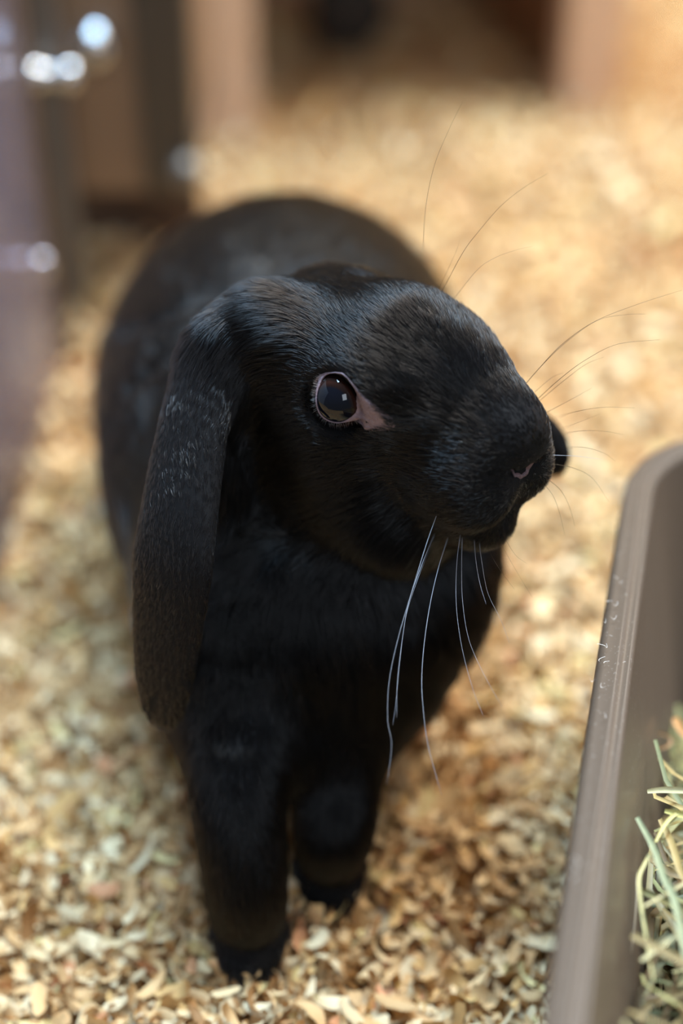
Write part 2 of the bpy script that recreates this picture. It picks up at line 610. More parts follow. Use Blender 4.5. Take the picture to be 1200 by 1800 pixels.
def surface_nets(lo, hi, h):
    n = np.ceil((np.asarray(hi) - lo) / h).astype(int) + 1
    ax = [lo[i] + h * np.arange(n[i]) for i in range(3)]
    V = np.empty(n, np.float32)
    for i in range(0, n[0], 16):          # slabs keep memory low
        X = np.stack(np.meshgrid(ax[0][i:i + 16], ax[1], ax[2], indexing='ij'), -1)
        V[i:i + 16] = field(X)
    S = V < 0
    cn = n - 1
    acc = np.zeros((*cn, 3), np.float32)
    cnt = np.zeros(cn, np.float32)
    base = np.zeros(cn, bool)
    for ax_ in range(3):
        o = [a for a in range(3) if a != ax_]
        for u in (0, 1):
            for v in (0, 1):
                s0 = [None] * 3
                s1 = [None] * 3
                s0[ax_] = slice(0, cn[ax_]); s1[ax_] = slice(1, n[ax_])
                for o_, k in ((o[0], u), (o[1], v)):
                    s0[o_] = s1[o_] = slice(k, k + cn[o_])
                a, b = V[tuple(s0)], V[tuple(s1)]
                cr = (a < 0) != (b < 0)
                t = np.where(cr, a / np.where(cr, a - b, 1), 0)
                acc[..., ax_] += t * cr
                acc[..., o[0]] += u * cr
                acc[..., o[1]] += v * cr
                cnt += cr
    base = cnt > 0
    idx = np.full(cn, -1, np.int64)
    idx[base] = np.arange(base.sum())
    cells = np.argwhere(base)
    P = np.asarray(lo) + h * (cells + acc[base] / cnt[base][:, None])
    Q = []
    for ax_ in range(3):
        o = [(ax_ + 1) % 3, (ax_ + 2) % 3]
        sl0 = [slice(None)] * 3; sl1 = [slice(None)] * 3
        sl0[ax_] = slice(0, n[ax_] - 1); sl1[ax_] = slice(1, n[ax_])
        cr = S[tuple(sl0)] != S[tuple(sl1)]
        e = np.argwhere(cr)
        ok = (e[:, o[0]] > 0) & (e[:, o[1]] > 0) & (e[:, o[0]] < cn[o[0]]) & (e[:, o[1]] < cn[o[1]])
        e = e[ok]
        ins = S[tuple(e.T)]
        d0 = np.zeros(3, int); d0[o[0]] = 1
        d1 = np.zeros(3, int); d1[o[1]] = 1
        q = np.stack([idx[tuple((e - d0 - d1).T)], idx[tuple((e - d1).T)], idx[tuple(e.T)], idx[tuple((e - d0).T)]], -1)
        q[~ins] = q[~ins][:, ::-1]
        Q.append(q)
    return P, np.concatenate(Q)


RP, RQ = surface_nets(np.array([-0.135, 0.27, -0.012]), np.array([0.115, 0.715, 0.262]), 0.0021)


def grad(Xs):
    e = 0.0012
    g = np.stack([field(Xs + np.eye(3)[i] * e) - field(Xs - np.eye(3)[i] * e) for i in range(3)], -1)
    return g / (np.linalg.norm(g, axis=1, keepdims=True) + 1e-12)


rabbit = empty('rabbit', (-0.01, 0.45, 0.0))
tag(rabbit, 'black lop-eared rabbit standing on wood shavings with its head turned', 'rabbit')
body_me = np_mesh('body', RP, RQ)
body = link('body', body_me, M['skin'], rabbit)
bvh = BVHTree.FromPolygons([tuple(v) for v in RP], [tuple(map(int, q)) for q in RQ])


def hit(px, py, default=0.44):
    r = norm(ray(px, py))
    h = bvh.ray_cast(Vector(C0), Vector(r))
    if h[0] is not None:
        return np.array(h[0])
    n = bvh.find_nearest(Vector(pix(px, py, default)))
    return np.array(n[0])


# ---- eyes
def make_eye(s):
    c = HP(EYE_L[0], EYE_L[1] - 2.0 if s > 0 else 4.5 - EYE_L[1], EYE_L[2] if s > 0 else EYE_L[2] - 1)
    ax = norm(hr * s * 0.93 + hf * 0.28 + hu * 0.14)
    e1 = norm(np.cross(ax, hu))
    e2 = np.cross(ax, e1)
    V, Fc, ir = [], [], []
    nr, ns = 20, 32
    rad = 0.0093
    for i in range(nr + 1):
        th = math.pi * 0.62 * i / nr
        for k in range(ns):
            ph = 2 * math.pi * k / ns
            bulge = 1.0 + 0.07 * math.exp(-(th / 0.75) ** 2)
            V.append(c + rad * bulge * (math.cos(th) * ax + math.sin(th) * (math.cos(ph) * e1 + math.sin(ph) * e2)))
            ir.append(min(th / 1.05, 1.0))
    for i in range(nr):
        for k in range(ns):
            Fc.append((i * ns + k, i * ns + (k + 1) % ns, (i + 1) * ns + (k + 1) % ns, (i + 1) * ns + k))
    me = mesh_from(V, Fc)
    a = me.attributes.new('iris', 'FLOAT', 'POINT')
    a.data.foreach_set('value', ir)
    o = link('eye', me, M['eye'], rabbit)
    o['label'] = 'glossy dark brown eye'
    return c, ax


EYE_C, EYE_AX = make_eye(1)
make_eye(-1)

# ---- eyelids: rim drawn in the plane of the eye, wrapped over the ball
LID_IN = [(563, 668), (580, 660), (604, 662), (621, 678), (628, 703), (632, 725), (620, 735), (604, 739), (586, 735), (570, 723), (561, 702), (559, 682)]
LID_OUT = [(552, 668), (578, 659), (604, 660), (632, 684), (664, 712), (694, 747), (658, 757), (622, 752), (588, 755), (559, 741), (545, 713), (543, 687)]


def eye_plane(px, py):
    r = ray(px, py)
    p0 = EYE_C + EYE_AX * 0.0062
    t = np.dot(p0 - C0, EYE_AX) / np.dot(r, EYE_AX)
    return C0 + r * t - p0          # offset in the plane


def ring(P, n):
    m_ = len(P)
    Q = spline([P[-2], P[-1], *P, P[0], P[1]], (m_ + 3) * 8 + 1)[16:16 + m_ * 8]
    return Q[np.linspace(0, len(Q), n, endpoint=False).astype(int)]


def make_lid(s):
    n = 48
    Lin = ring([eye_plane(*p) for p in LID_IN], n)
    Lout = ring([eye_plane(*p) for p in LID_OUT], n)
    V, Fc = [], []
    rows = [(-0.12, 0.0), (0.0, 0.0009), (0.3, 0.0013), (0.7, 0.0010), (1.0, 0.0002), (1.3, -0.0020)]
    for w, lift in rows:
        for k in range(n):
            q = Lin[k] * (1 - w) + Lout[k] * w
            rr = np.linalg.norm(q)
            # follow the ball, then the face around it
            z_ball = math.sqrt(max(0.0094 ** 2 - min(rr, 0.0092) ** 2, 0.0)) - 0.0062
            p = EYE_C + EYE_AX * (0.0062 + max(z_ball, -0.0030) + lift) + q
            if w > 0.2:
                o_ = EYE_C + q + EYE_AX * 0.03
                h = bvh.ray_cast(Vector(o_), Vector(-EYE_AX))
                if h[0] is not None:
                    zb = np.dot(np.array(h[0]) - EYE_C, EYE_AX)
                    za = np.dot(p - EYE_C, EYE_AX)
                    zz = zb + (0.0007 if w < 1.1 else -0.001)
                    f_ = min(1.0, (w - 0.2) / 0.5)
                    zn = max(za * (1 - f_) + zz * f_, zz)
                    p = EYE_C + q + EYE_AX * zn
            V.append(p)
    for i in range(len(rows) - 1):
        for k in range(n):
            Fc.append((i * n + k, i * n + (k + 1) % n, (i + 1) * n + (k + 1) % n, (i + 1) * n + k))
    V = np.array(V)
    if s < 0:                                     # mirror across the head's own middle plane
        L = (V - HO) @ HROT.T
        L[:, 1] = 3.2 * MM - L[:, 1]
        L[:, 2] -= 1.0 * MM
        V = HO + L @ HROT
        Fc = [f[::-1] for f in Fc]
    o = link('eyelid', mesh_from(V, Fc), M['lid'], rabbit)
    o['label'] = 'pinkish grey bare rim around the eye'
    return V


LIDV = make_lid(1)
make_lid(-1)

# ------------------------------------------------------------------ fur, combed from the nose backwards and down
def weights(Xs):
    D = np.stack([eval_prim(p, Xs) for p in prims], 1)
    D = D - D.min(1, keepdims=True)
    W = np.exp(-D / 0.0035)
    return W / W.sum(1, keepdims=True)


def chain_flow(p, Xs):
    P = p['P']
    i = np.argmin(((Xs[:, None, :] - P[None, :-1, :]) ** 2).sum(-1), 1)
    t = P[1:] - P[:-1]
    t = t / np.linalg.norm(t, axis=1, keepdims=True)
    return t[i]


def inside_poly(pt, poly):
    x, y = pt[:, 0], pt[:, 1]
    c = np.zeros(len(pt), bool)
    n = len(poly)
    for i in range(n):
        x0, y0 = poly[i]
        x1, y1 = poly[(i + 1) % n]
        m = ((y0 > y) != (y1 > y)) & (x < (x1 - x0) * (y - y0) / (y1 - y0 + 1e-12) + x0)
        c ^= m
    return c


def vnoise(X, scale, seed):
    g = np.random.default_rng(seed)
    k = g.normal(0, 1, (10, 3)) * scale
    ph = g.uniform(0, 6.28, 10)
    return np.sin(X @ k.T + ph).sum(1) / math.sqrt(5)


def build_fur(n_total):
    tri = np.concatenate([RQ[:, [0, 1, 2]], RQ[:, [0, 2, 3]]])
    A, B, Cc = RP[tri[:, 0]], RP[tri[:, 1]], RP[tri[:, 2]]
    area = np.linalg.norm(np.cross(B - A, Cc - A), axis=1) * 0.5
    cen = (A + B + Cc) / 3
    # density: head and near ear finest, chest next, the far back coarser
    dh = np.linalg.norm(cen - HP(20, 0, -8), axis=1)
    dens = np.where(dh < 0.075, 1.0, np.where(cen[:, 1] < 0.46, 0.75, 0.26))
    dens = np.where(cen[:, 2] < 0.012, dens * 0.5, dens)
    w = area * dens
    cum = np.cumsum(w) / w.sum()
    t = np.searchsorted(cum, rng.random(n_total))
    u, v = rng.random(n_total), rng.random(n_total)
    f = u + v > 1
    u[f], v[f] = 1 - u[f], 1 - v[f]
    X = A[t] + (B[t] - A[t]) * u[:, None] + (Cc[t] - A[t]) * v[:, None]
    coarse = dens[t] < 0.5
    # leave the eyes, lids and nostril bare
    L = (X - HO) @ HROT.T
    Lm = L.copy()
    Lm[:, 1] = np.abs(Lm[:, 1])
    E = HO + Lm @ HROT - EYE_C
    e1 = norm(np.cross(EYE_AX, hu)); e2 = np.cross(EYE_AX, e1)
    pl = lambda q: (np.dot(q, e1), np.dot(q, e2))
    poly = [pl((eye_plane(*p) + EYE_AX * 0.0062) * 1.07) for p in LID_OUT]
    E2 = np.stack([E @ e1, E @ e2], 1)
    bare = inside_poly(E2, poly) & (np.linalg.norm(E, axis=1) < 0.022)
    bare |= np.linalg.norm(E, axis=1) < 0.0098
    X, L, coarse = X[~bare], L[~bare], coarse[~bare]
    n = len(X)
    N = np.empty((n, 3)); W = np.empty((n, len(prims)), np.float32)
    for i in range(0, n, 40000):
        N[i:i + 40000] = grad(X[i:i + 40000])
        W[i:i + 40000] = weights(X[i:i + 40000])
    flow = np.zeros((n, 3)); ln = np.zeros(n); lift = np.zeros(n)
    for j, p in enumerate(prims):
        fl = p['flow'] if p['flow'] is not None else chain_flow(p, X)
        flow += W[:, j:j + 1] * fl
        ln += W[:, j] * p['ln']
        lift += W[:, j] * p['lift']
    # head: hair parts around the eye and turns down along the cheek
    wh = W[:, NB:NH].sum(1)
    nz = np.stack([vnoise(X, 260, s) for s in (1, 2, 3)], 1)
    nz2 = np.stack([vnoise(X, 900, s) for s in (4, 5, 6)], 1)
    flow = flow + 0.10 * nz + 0.07 * nz2 + 0.08 * rng.normal(0, 1, (n, 3))
    T = flow - N * (flow * N).sum(1, keepdims=True)
    T /= np.linalg.norm(T, axis=1, keepdims=True) + 1e-9
    de = np.linalg.norm(E[~bare], axis=1)
    ln *= np.clip((de - 0.006) / 0.016, 0.30, 1.0)
    dn = np.linalg.norm(X - HP(66, 0, -2), axis=1)
    ln *= np.clip(dn / 0.03, 0.35, 1.0)
    ln = np.maximum(ln, 0.0028) * rng.uniform(0.6, 1.12, n)
    lift = np.maximum(lift, 0.2) * rng.uniform(0.7, 1.6, n) + 0.04 * np.abs(nz[:, 0])
    S = np.array([0, 0.28, 0.58, 0.82, 1.0])
    D0 = T * np.cos(lift)[:, None] + N * np.sin(lift)[:, None]
    D1 = T * np.cos(lift * 0.35)[:, None] + N * np.sin(lift * 0.35)[:, None] + np.array([0, 0, -0.10])
    P = np.empty((n, 5, 3), np.float32)
    for k, s in enumerate(S):
        P[:, k] = X - N * 0.0003 + ln[:, None] * (D0 * (s - 0.5 * s * s) + D1 * 0.5 * s * s)
    # tufts: tips gather a little
    cell = np.where(coarse, 0.0032, np.where(wh > 0.6, 0.0016, 0.0024))
    key = np.floor((X + rng.normal(0, 0.0004, (n, 3))) / cell[:, None]).astype(np.int64)
    key = (key[:, 0] * 73856093) ^ (key[:, 1] * 19349663) ^ (key[:, 2] * 83492791)
    uq, inv, cnt = np.unique(key, return_inverse=True, return_counts=True)
    mean = np.stack([np.bincount(inv, P[:, 4, a]) for a in range(3)], 1) / cnt[:, None]
    gather = rng.uniform(0.3, 0.8, n)
    for k, s in enumerate(S):
        off = (mean[inv] - P[:, 4]) * gather[:, None] * (s ** 1.6)
        P[:, k] += off
    rad0 = np.where(coarse, 0.000085, 0.000062) * rng.uniform(0.7, 1.3, n)
    rad = rad0[:, None] * np.array([1.0, 1.0, 0.85, 0.6, 0.2])
    g = rng.lognormal(0, 0.45, n)
    tint = np.array([0.0014, 0.0012, 0.0013]) * g[:, None]
    tuft = rng.lognormal(0, 0.3, len(uq))[inv]
    tint *= tuft[:, None]
    brown = np.clip(vnoise(X, 60, 9) * 0.5 + 0.3, 0, 1)
    tint = tint * (1 + brown[:, None] * np.array([0.15, 0.03, 0.0]))
    ear = W[:, NH].astype(float)
    tint = tint + ear[:, None] * np.array([0.007, 0.0062, 0.0064])
    pale = rng.random(n) < 0.010 + 0.004 * ear
    tint[pale] = np.array([0.06, 0.057, 0.057]) * rng.uniform(0.5, 1.5, pale.sum())[:, None]
    # greyed hairs round the lips
    dl = np.minimum(np.linalg.norm(X - HP(62, -12, -8), axis=1), np.linalg.norm(X - HP(51, 4, -34), axis=1))
    gl = rng.random(n) < 0.45 * np.exp(-(dl / 0.009) ** 2)
    tint[gl] = np.array([0.16, 0.155, 0.16]) * rng.uniform(0.3, 1.2, gl.sum())[:, None]
    return P, rad, tint


def hair_object(name, P, rad, tint, parent, material):
    n, k = P.shape[:2]
    hc = bpy.data.hair_curves.new(name)
    hc.add_curves([k] * n)
    hc.position_data.foreach_set('vector', P.astype(np.float32).ravel())
    ra = hc.attributes.get('radius') or hc.attributes.new('radius', 'FLOAT', 'POINT')
    ra.data.foreach_set('value', rad.astype(np.float32).ravel())
    ta = hc.attributes.new('tint', 'FLOAT_COLOR', 'CURVE')
    c4 = np.ones((n, 4), np.float32)
    c4[:, :3] = tint
    ta.data.foreach_set('color', c4.ravel())
    hc.materials.append(material)
    o = link(name, hc, None, parent)
    tag(o, kind='stuff')
    return o


if FUR:
    FP, FR, FT = build_fur(420000)
    hair_object('fur', FP, FR, FT, rabbit, M['fur'])['label'] = 'short glossy black coat of fur'

    # fine pale fuzz on the bare rim of the near eye
    G = LIDV.reshape(6, -1, 3)
    nl_ = G.shape[1]
    k_ = 900
    wide = np.flatnonzero(np.linalg.norm(G[4] - G[1], axis=1) > 0.0024)
    ri, ci_ = rng.integers(1, 4, k_), rng.choice(wide, k_)
    a_, b_ = rng.random((k_, 1)), rng.random((k_, 1))
    c2 = (ci_ + 1) % nl_
    X_ = (G[ri, ci_] * (1 - a_) + G[ri + 1, ci_] * a_) * (1 - b_) + (G[ri, c2] * (1 - a_) + G[ri + 1, c2] * a_) * b_
    out_ = X_ - EYE_C - EYE_AX * ((X_ - EYE_C) @ EYE_AX)[:, None]
    out_ /= np.linalg.norm(out_, axis=1, keepdims=True)
    d_ = out_ * 0.8 + EYE_AX * 0.5 + 0.15 * rng.normal(0, 1, (k_, 3)) - hu * 0.2
    L2 = rng.uniform(0.0008, 0.0018, k_)[:, None]
    P_ = np.stack([X_ + d_ * L2 * t_ for t_ in (0, 0.35, 0.7, 1.0)], 1)
    hair_object('eyelid_fuzz', P_, np.full((k_, 4), 0.000022) * np.array([1, 1, 0.8, 0.3]), np.full((k_, 3), 0.32) * np.array([1, 0.9, 0.92]), rabbit, M['fur'])

# ------------------------------------------------------------------ nose, whiskers and claws
def strip_on_face(path, w, lift=0.0004):
    P = spline(path, 20)
    V, Fc = [], []
    for i, p in enumerate(P):
        t = norm(P[min(i + 1, 19)] - P[max(i - 1, 0)])
        nr = bvh.find_nearest(Vector(p))
        q, nn = np.array(nr[0]), norm(grad(np.array([nr[0]]))[0])
        s = norm(np.cross(t, nn))
        ww = w * (0.35 + 0.65 * math.sin(math.pi * (i + 0.5) / 20))
        for k in (-1, -0.4, 0.4, 1):
            V.append(q + s * ww * k + nn * (lift if abs(k) < 1 else -0.0003))
    for i in range(19):
        for k in range(3):
            Fc.append((i * 4 + k, i * 4 + k + 1, i * 4 + k + 5, i * 4 + k + 4))
    return V, Fc


V1, F1 = strip_on_face([HP(64, 7, 3), HP(67.5, 3.5, 1.8), HP(70, 0, 0), HP(69, -2, 1.6), HP(67, -4, 2.2)], 0.0011)
nose = link('nose', mesh_from(V1, F1), M['nose'], rabbit)
nose['label'] = 'dusky pink crease of the nostrils'

DARK, PALE = (0.05, 0.032, 0.02), (0.42, 0.44, 0.50)
WHISK = [  # picture path of each whisker, colour, depth change from root to tip, thickness (mm)
    ([(745, 475), (744, 420), (750, 350), (765, 285), (790, 225), (812, 180)], DARK, -0.01, 0.10),
    ([(788, 488), (812, 446), (840, 408), (880, 362), (920, 330), (962, 305)], DARK, -0.01, 0.11),
    ([(812, 502), (838, 475), (870, 453), (905, 440), (935, 433)], DARK, 0.005, 0.09),
    ([(785, 478), (800, 445), (808, 420)], DARK, 0.01, 0.07),
    ([(928, 676), (952, 642), (990, 603), (1045, 565), (1120, 535), (1198, 510)], DARK, -0.006, 0.15),
    ([(930, 674), (958, 636), (1000, 597), (1050, 563), (1100, 553), (1135, 552)], DARK, 0.004, 0.14),
    ([(946, 702), (985, 665), (1030, 632), (1085, 605), (1160, 597)], DARK, 0.0, 0.15),
    ([(950, 704), (992, 668), (1030, 640), (1060, 628)], DARK, 0.008, 0.10),
    ([(940, 690), (968, 665), (990, 655)], DARK, 0.01, 0.08),
    ([(962, 724), (1000, 704), (1040, 682)], DARK, 0.008, 0.10),
    ([(966, 738), (1010, 724), (1060, 716), (1115, 717)], DARK, 0.004, 0.13),
    ([(970, 760), (1010, 745), (1055, 727)], DARK, 0.010, 0.09),
    ([(970, 768), (1015, 758), (1060, 758), (1095, 764)], DARK, 0.006, 0.11),
    ([(972, 790), (1020, 786), (1060, 796), (1080, 810)], DARK, 0.008, 0.10),
    ([(970, 800), (1015, 802), (1060, 808)], PALE, 0.004, 0.10),
    ([(968, 815), (1005, 822), (1040, 840), (1070, 882)], DARK, 0.010, 0.10),
    ([(960, 840), (985, 862), (1000, 890), (1010, 925)], DARK, 0.010, 0.10),
    ([(955, 850), (972, 872), (984, 905), (992, 940)], DARK, 0.008, 0.09),
    ([(880, 928), (892, 955), (908, 978), (925, 990)], DARK, 0.0, 0.09),
    ([(872, 930), (884, 962), (905, 1000), (935, 1050)], DARK, 0.004, 0.08),
    ([(768, 903), (748, 960), (722, 1045), (700, 1120), (684, 1195), (681, 1265), (688, 1310), (680, 1380)], PALE, -0.012, 0.16),
    ([(765, 935), (742, 990), (718, 1060), (706, 1130), (698, 1200), (697, 1262)], PALE, -0.015, 0.17),
    ([(758, 955), (735, 1015), (714, 1080), (704, 1150), (696, 1230), (690, 1275)], PALE, -0.014, 0.11),
    ([(788, 942), (772, 992), (757, 1055), (746, 1125), (741, 1190), (743, 1240), (752, 1310), (776, 1398)], PALE, -0.018, 0.21),
    ([(809, 938), (803, 985), (801, 1040), (804, 1090), (814, 1150), (832, 1215), (850, 1260)], PALE, -0.012, 0.15),
    ([(812, 942), (811, 1000), (813, 1060), (824, 1125), (850, 1185), (882, 1242)], PALE, -0.010, 0.14),
    ([(833, 948), (836, 985), (843, 1025), (854, 1062)], PALE, -0.008, 0.14),
    ([(842, 952), (846, 985), (857, 1042), (880, 1090), (895, 1130)], PALE, -0.006, 0.11),
    ([(850, 946), (868, 985), (888, 1015), (904, 1036)], DARK, -0.002, 0.10),
]
for path, colr, dd, th in WHISK:
    root = hit(*path[0], 0.45)
    d0 = float(np.dot(root - C0, F))
    pts = [root - norm(ray(*path[0])) * -0.0008]
    m_ = len(path) - 1
    for i, (px, py) in enumerate(path):
        if i:
            pts.append(pix(px, py, min(d0, 0.443) + (dd - 0.004) * i / m_))
    P = spline(pts, 26)
    rr = th * MM * 0.68 * np.linspace(1.0, 0.28, 26)
    o = link('whisker', tube_mesh(P, rr, 4), M['whisker'], rabbit)
    o.color = (*colr, 1)
for pts_, rad_ in LEGS:
    toe = pts_[-1]
    for dx in (-0.0085, -0.003, 0.003, 0.0085):
        c = toe + np.array([dx, -0.006 + abs(dx) * 0.5 - 0.0125, -0.0065])
        c[0] -= dx * 0.25
        link('claw', tube_mesh([c, c + [0, -0.003, -0.001], c + [0, -0.005, -0.0035]], [0.0013, 0.0010, 0.0003], 6), M['claw'], rabbit)

# ------------------------------------------------------------------ plastic tray of hay
RIM = 0.122
T0, T1 = pixz(950, 1800, RIM), pixz(1092, 872, RIM)
te = norm((T1 - T0) * [1, 1, 0])
tn = np.array([te[1], -te[0], 0])          # to the right: into the tray
U0, U1, VW, CR = -0.09, float(np.dot(T1 - T0, te)) + 0.060, 0.26, 0.052
TB = np.array([T0[0], T0[1], 0.0])


def tray_loop(o, z, seg=8):
    """rounded rectangle inset by o"""
    r = max(CR - o, 0.010)
    pts = []
    for cu, cv, a0 in ((U1 - o - r, o + r, math.pi / 2), (U1 - o - r, VW - o - r, 0), (U0 + o + r, VW - o - r, -math.pi / 2), (U0 + o + r, o + r, -math.pi)):
        for k in range(seg + 1):
            a = a0 - 0 + (math.pi / 2) * (1 - k / seg) if False else a0 + math.pi / 2 - (math.pi / 2) * k / seg - math.pi / 2
            # direction: u = cos, v = -sin so the path runs around the rim
            pts.append(TB + te * (cu + r * math.cos(a0 - math.pi / 2 * k / seg + 0.0)) + tn * (cv - r * math.sin(a0 - math.pi / 2 * k / seg)) + np.array([0, 0, z]))
    return pts


prof = [(0.036, -0.004), (0.0095, 0.112), (0.0012, 0.1105), (0.0, 0.1165), (0.0009, 0.1198), (0.0026, 0.1210), (0.0054, 0.1210),
        (0.0061, 0.1220), (0.0068, 0.1219), (0.0076, 0.1198), (0.0088, 0.1197), (0.0095, 0.1212), (0.0103, 0.1211), (0.0114, 0.1185),
        (0.0350, 0.012), (0.0400, 0.004), (0.050, 0.002)]
V, Fc = [], []
for o_, z_ in prof:
    V += tray_loop(o_, z_)
nl = len(V) // len(prof)
for i in range(len(prof) - 1):
    for k in range(nl):
        Fc.append((i * nl + k, i * nl + (k + 1) % nl, (i + 1) * nl + (k + 1) % nl, (i + 1) * nl + k))
Fc.append(tuple((len(prof) - 1) * nl + k for k in range(nl)))
Fc.append(tuple(range(nl))[::-1])
tray = empty('hay_tray', tuple(TB + te * 0.1 + tn * 0.13))
tag(tray, 'smoky grey plastic tray holding hay, with rounded ridged rim', 'tray')
wall_me = mesh_from(V, Fc)
bm = bmesh.new(); bm.from_mesh(wall_me); bmesh.ops.recalc_face_normals(bm, faces=bm.faces); bm.to_mesh(wall_me); bm.free()
link('tray_shell', wall_me, M['tray'], tray)


def tl(u, v, z):
    return TB + te * u + tn * v + np.array([0, 0, z])


# lint and shed hairs stuck to the rim
LV, LF = [], []
for (px, py) in [(1078, 1018), (1083, 1026), (1062, 1058), (1076, 1066), (1073, 1090), (1057, 1096), (1052, 1135), (1060, 1140), (1047, 1160), (1056, 1165), (1034, 1200), (1050, 1210), (1058, 1262), (1010, 1515), (1006, 1530), (1002, 1545)]:
    a = random.uniform(0, 6.28)
    p = pixz(px + 6, py, 0.1222)
    L_ = random.uniform(0.0007, 0.0016)
    d = np.array([math.cos(a), math.sin(a), 0]) * L_
    s_ = np.array([-math.sin(a), math.cos(a), 0]) * 0.00008
    b0 = len(LV)
    for t in np.linspace(-1, 1, 5):
        c = p + d * t + np.array([0, 0, 0.0004 + 0.0006 * t * t]) + s_ * 12 * t * t
        LV += [c - s_, c + s_]
    LF += [(b0 + 2 * i, b0 + 2 * i + 1, b0 + 2 * i + 3, b0 + 2 * i + 2) for i in range(4)]
tag(link('lint', mesh_from(LV, LF), mat('pale_lint', srgb(205, 195, 185), 0.8), tray), kind='stuff')

# ---- hay
HAYC = [srgb(*c) for c in ((186, 176, 118), (164, 158, 104), (146, 148, 104), (198, 184, 136), (150, 128, 84), (122, 98, 62), (176, 152, 100))]


def ribbon(P, w, nrm, curl=0.35):
    P = np.asarray(P)
    m_ = len(P)
    V = []
    for i in range(m_):
        t = norm(P[min(i + 1, m_ - 1)] - P[max(i - 1, 0)])
        s_ = norm(np.cross(t, nrm))
        n_ = np.cross(s_, t)
        ww = w * (0.55 + 0.45 * math.sin(math.pi * min(max((i + 0.6) / m_, 0), 1)))
        V += [P[i] - s_ * ww + n_ * ww * curl, P[i], P[i] + s_ * ww + n_ * ww * curl]
    Fq = []
    for i in range(m_ - 1):
        for k in (0, 1):
            Fq.append((i * 3 + k, i * 3 + k + 1, i * 3 + k + 4, i * 3 + k + 3))
    return V, Fq


def hay_path(u, v, z, L_, a, tilt, bend):
    d = te * math.cos(a) + tn * math.sin(a)
    side = te * -math.sin(a) + tn * math.cos(a)
    out = []
    for t in np.linspace(-0.5, 0.5, 7):
        q = tl(u, v, z) + d * L_ * t + side * bend * L_ * (t * t * 4 - 0.3) + np.array([0, 0, tilt * L_ * t - 0.25 * L_ * t * t])
        lv = np.dot(q - TB, tn)
        lu = np.dot(q - TB, te)
        low = 0.012 + max(0.119 - q[2], 0) * 0.21 + 0.003
        if lv < low: q = q + tn * (low - lv)
        if lv > VW - low: q = q - tn * (lv - VW + low)
        if lu > U1 - low: q = q - te * (lu - U1 + low)
        if lu < U0 + low: q = q + te * (U0 + low - lu)
        q[2] = min(max(q[2], 0.006), 0.128)
        out.append(q)
    return out


def heap(u, v):
    return 0.098 * (1 - math.exp(-max(v - 0.016, 0) / 0.015)) * (1 - math.exp(-max(U1 - 0.085 - u, 0) / 0.035))


HV, HQ, HC = [], [], []
for i in range(1900):
    u = random.uniform(U0 + 0.04, U1 - 0.06)
    v = 0.030 + 0.19 * random.random()
    z = heap(u, v) * random.uniform(0.15, 1.0) + 0.006
    V_, Q_ = ribbon(hay_path(u, v, z, random.uniform(0.03, 0.10), random.uniform(0, 6.28), random.uniform(-.3, .3), random.uniform(-.2, .2)),
                    random.uniform(0.0005, 0.0014), norm([random.uniform(-.5, .5), random.uniform(-.5, .5), 1]))
    b0 = len(HV)
    HV += V_
    HQ += [tuple(b0 + k for k in q) for q in Q_]
    c = np.array(random.choice(HAYC)) * random.uniform(0.35, 0.85)
    HC += [c] * len(V_)
hay = link('hay', np_mesh('hay', np.array(HV), np.array(HQ), True, np.array(HC)), M['hay'])
tag(hay, 'loose heap of dry green and tan hay in the grey tray', 'hay', kind='stuff')

STALKS = [  # traced stalks: path, height, half width, colour, label, group
    ([(1120, 1437), (1150, 1492), (1168, 1545), (1184, 1575), (1200, 1650), (1212, 1720)], 0.096, 0.0011, srgb(158, 160, 122), 'broad grey-green hay blade bending over the edge of the hay heap'),
    ([(1143, 1498), (1132, 1520), (1123, 1545), (1128, 1600), (1148, 1720)], 0.093, 0.0005, srgb(200, 186, 128), 'thin straw-yellow stem with a sharp kink dangling off the hay heap'),
    ([(1105, 1495), (1118, 1540), (1116, 1620), (1101, 1718)], 0.080, 0.00035, srgb(120, 104, 80), 'hair-thin brown stem dangling beside the kinked straw-yellow one'),
    ([(1137, 1391), (1165, 1388), (1200, 1389), (1240, 1392)], 0.092, 0.0010, srgb(206, 196, 150), 'thick pale hay stalk lying straight across the heap'),
    ([(1168, 1425), (1200, 1432), (1240, 1440)], 0.092, 0.0010, srgb(210, 198, 122), 'thick yellow hay stalk with a cut end'),
    ([(1122, 1563), (1160, 1578), (1200, 1596), (1230, 1610)], 0.085, 0.0012, srgb(160, 150, 100), 'flat olive hay blade lying low against the tray wall'),
    ([(1064, 1722), (1080, 1752), (1096, 1805)], 0.070, 0.0014, srgb(138, 146, 100), 'green hay blade standing by the tray wall below the heap'),
    ([(1047, 1680), (1042, 1708), (1034, 1732)], 0.075, 0.0014, srgb(160, 142, 96), 'short tan hay fragment stuck on the inner tray wall'),
    ([(1145, 1288), (1166, 1290), (1180, 1300), (1172, 1312), (1145, 1318)], 0.062, 0.0006, srgb(150, 112, 72), 'curled brown hay tendril at the back of the heap'),
    ([(1186, 1262), (1196, 1278), (1212, 1300)], 0.066, 0.0016, srgb(196, 142, 88), 'rusty orange leaf flake in the hay'),
    ([(1148, 1181), (1175, 1178), (1215, 1178)], 0.020, 0.0009, srgb(196, 190, 140), 'lone pale stalk sticking out across the empty end of the tray'),
    ([(1152, 1480), (1168, 1450), (1185, 1432), (1205, 1425)], 0.092, 0.0006, srgb(196, 184, 120), 'slim yellow stem arching under the cut stalk'),
    ([(1160, 1440), (1180, 1480), (1196, 1530), (1215, 1560)], 0.088, 0.0011, srgb(176, 150, 96), 'tan hay blade lying under the broad grey-green one'),
]
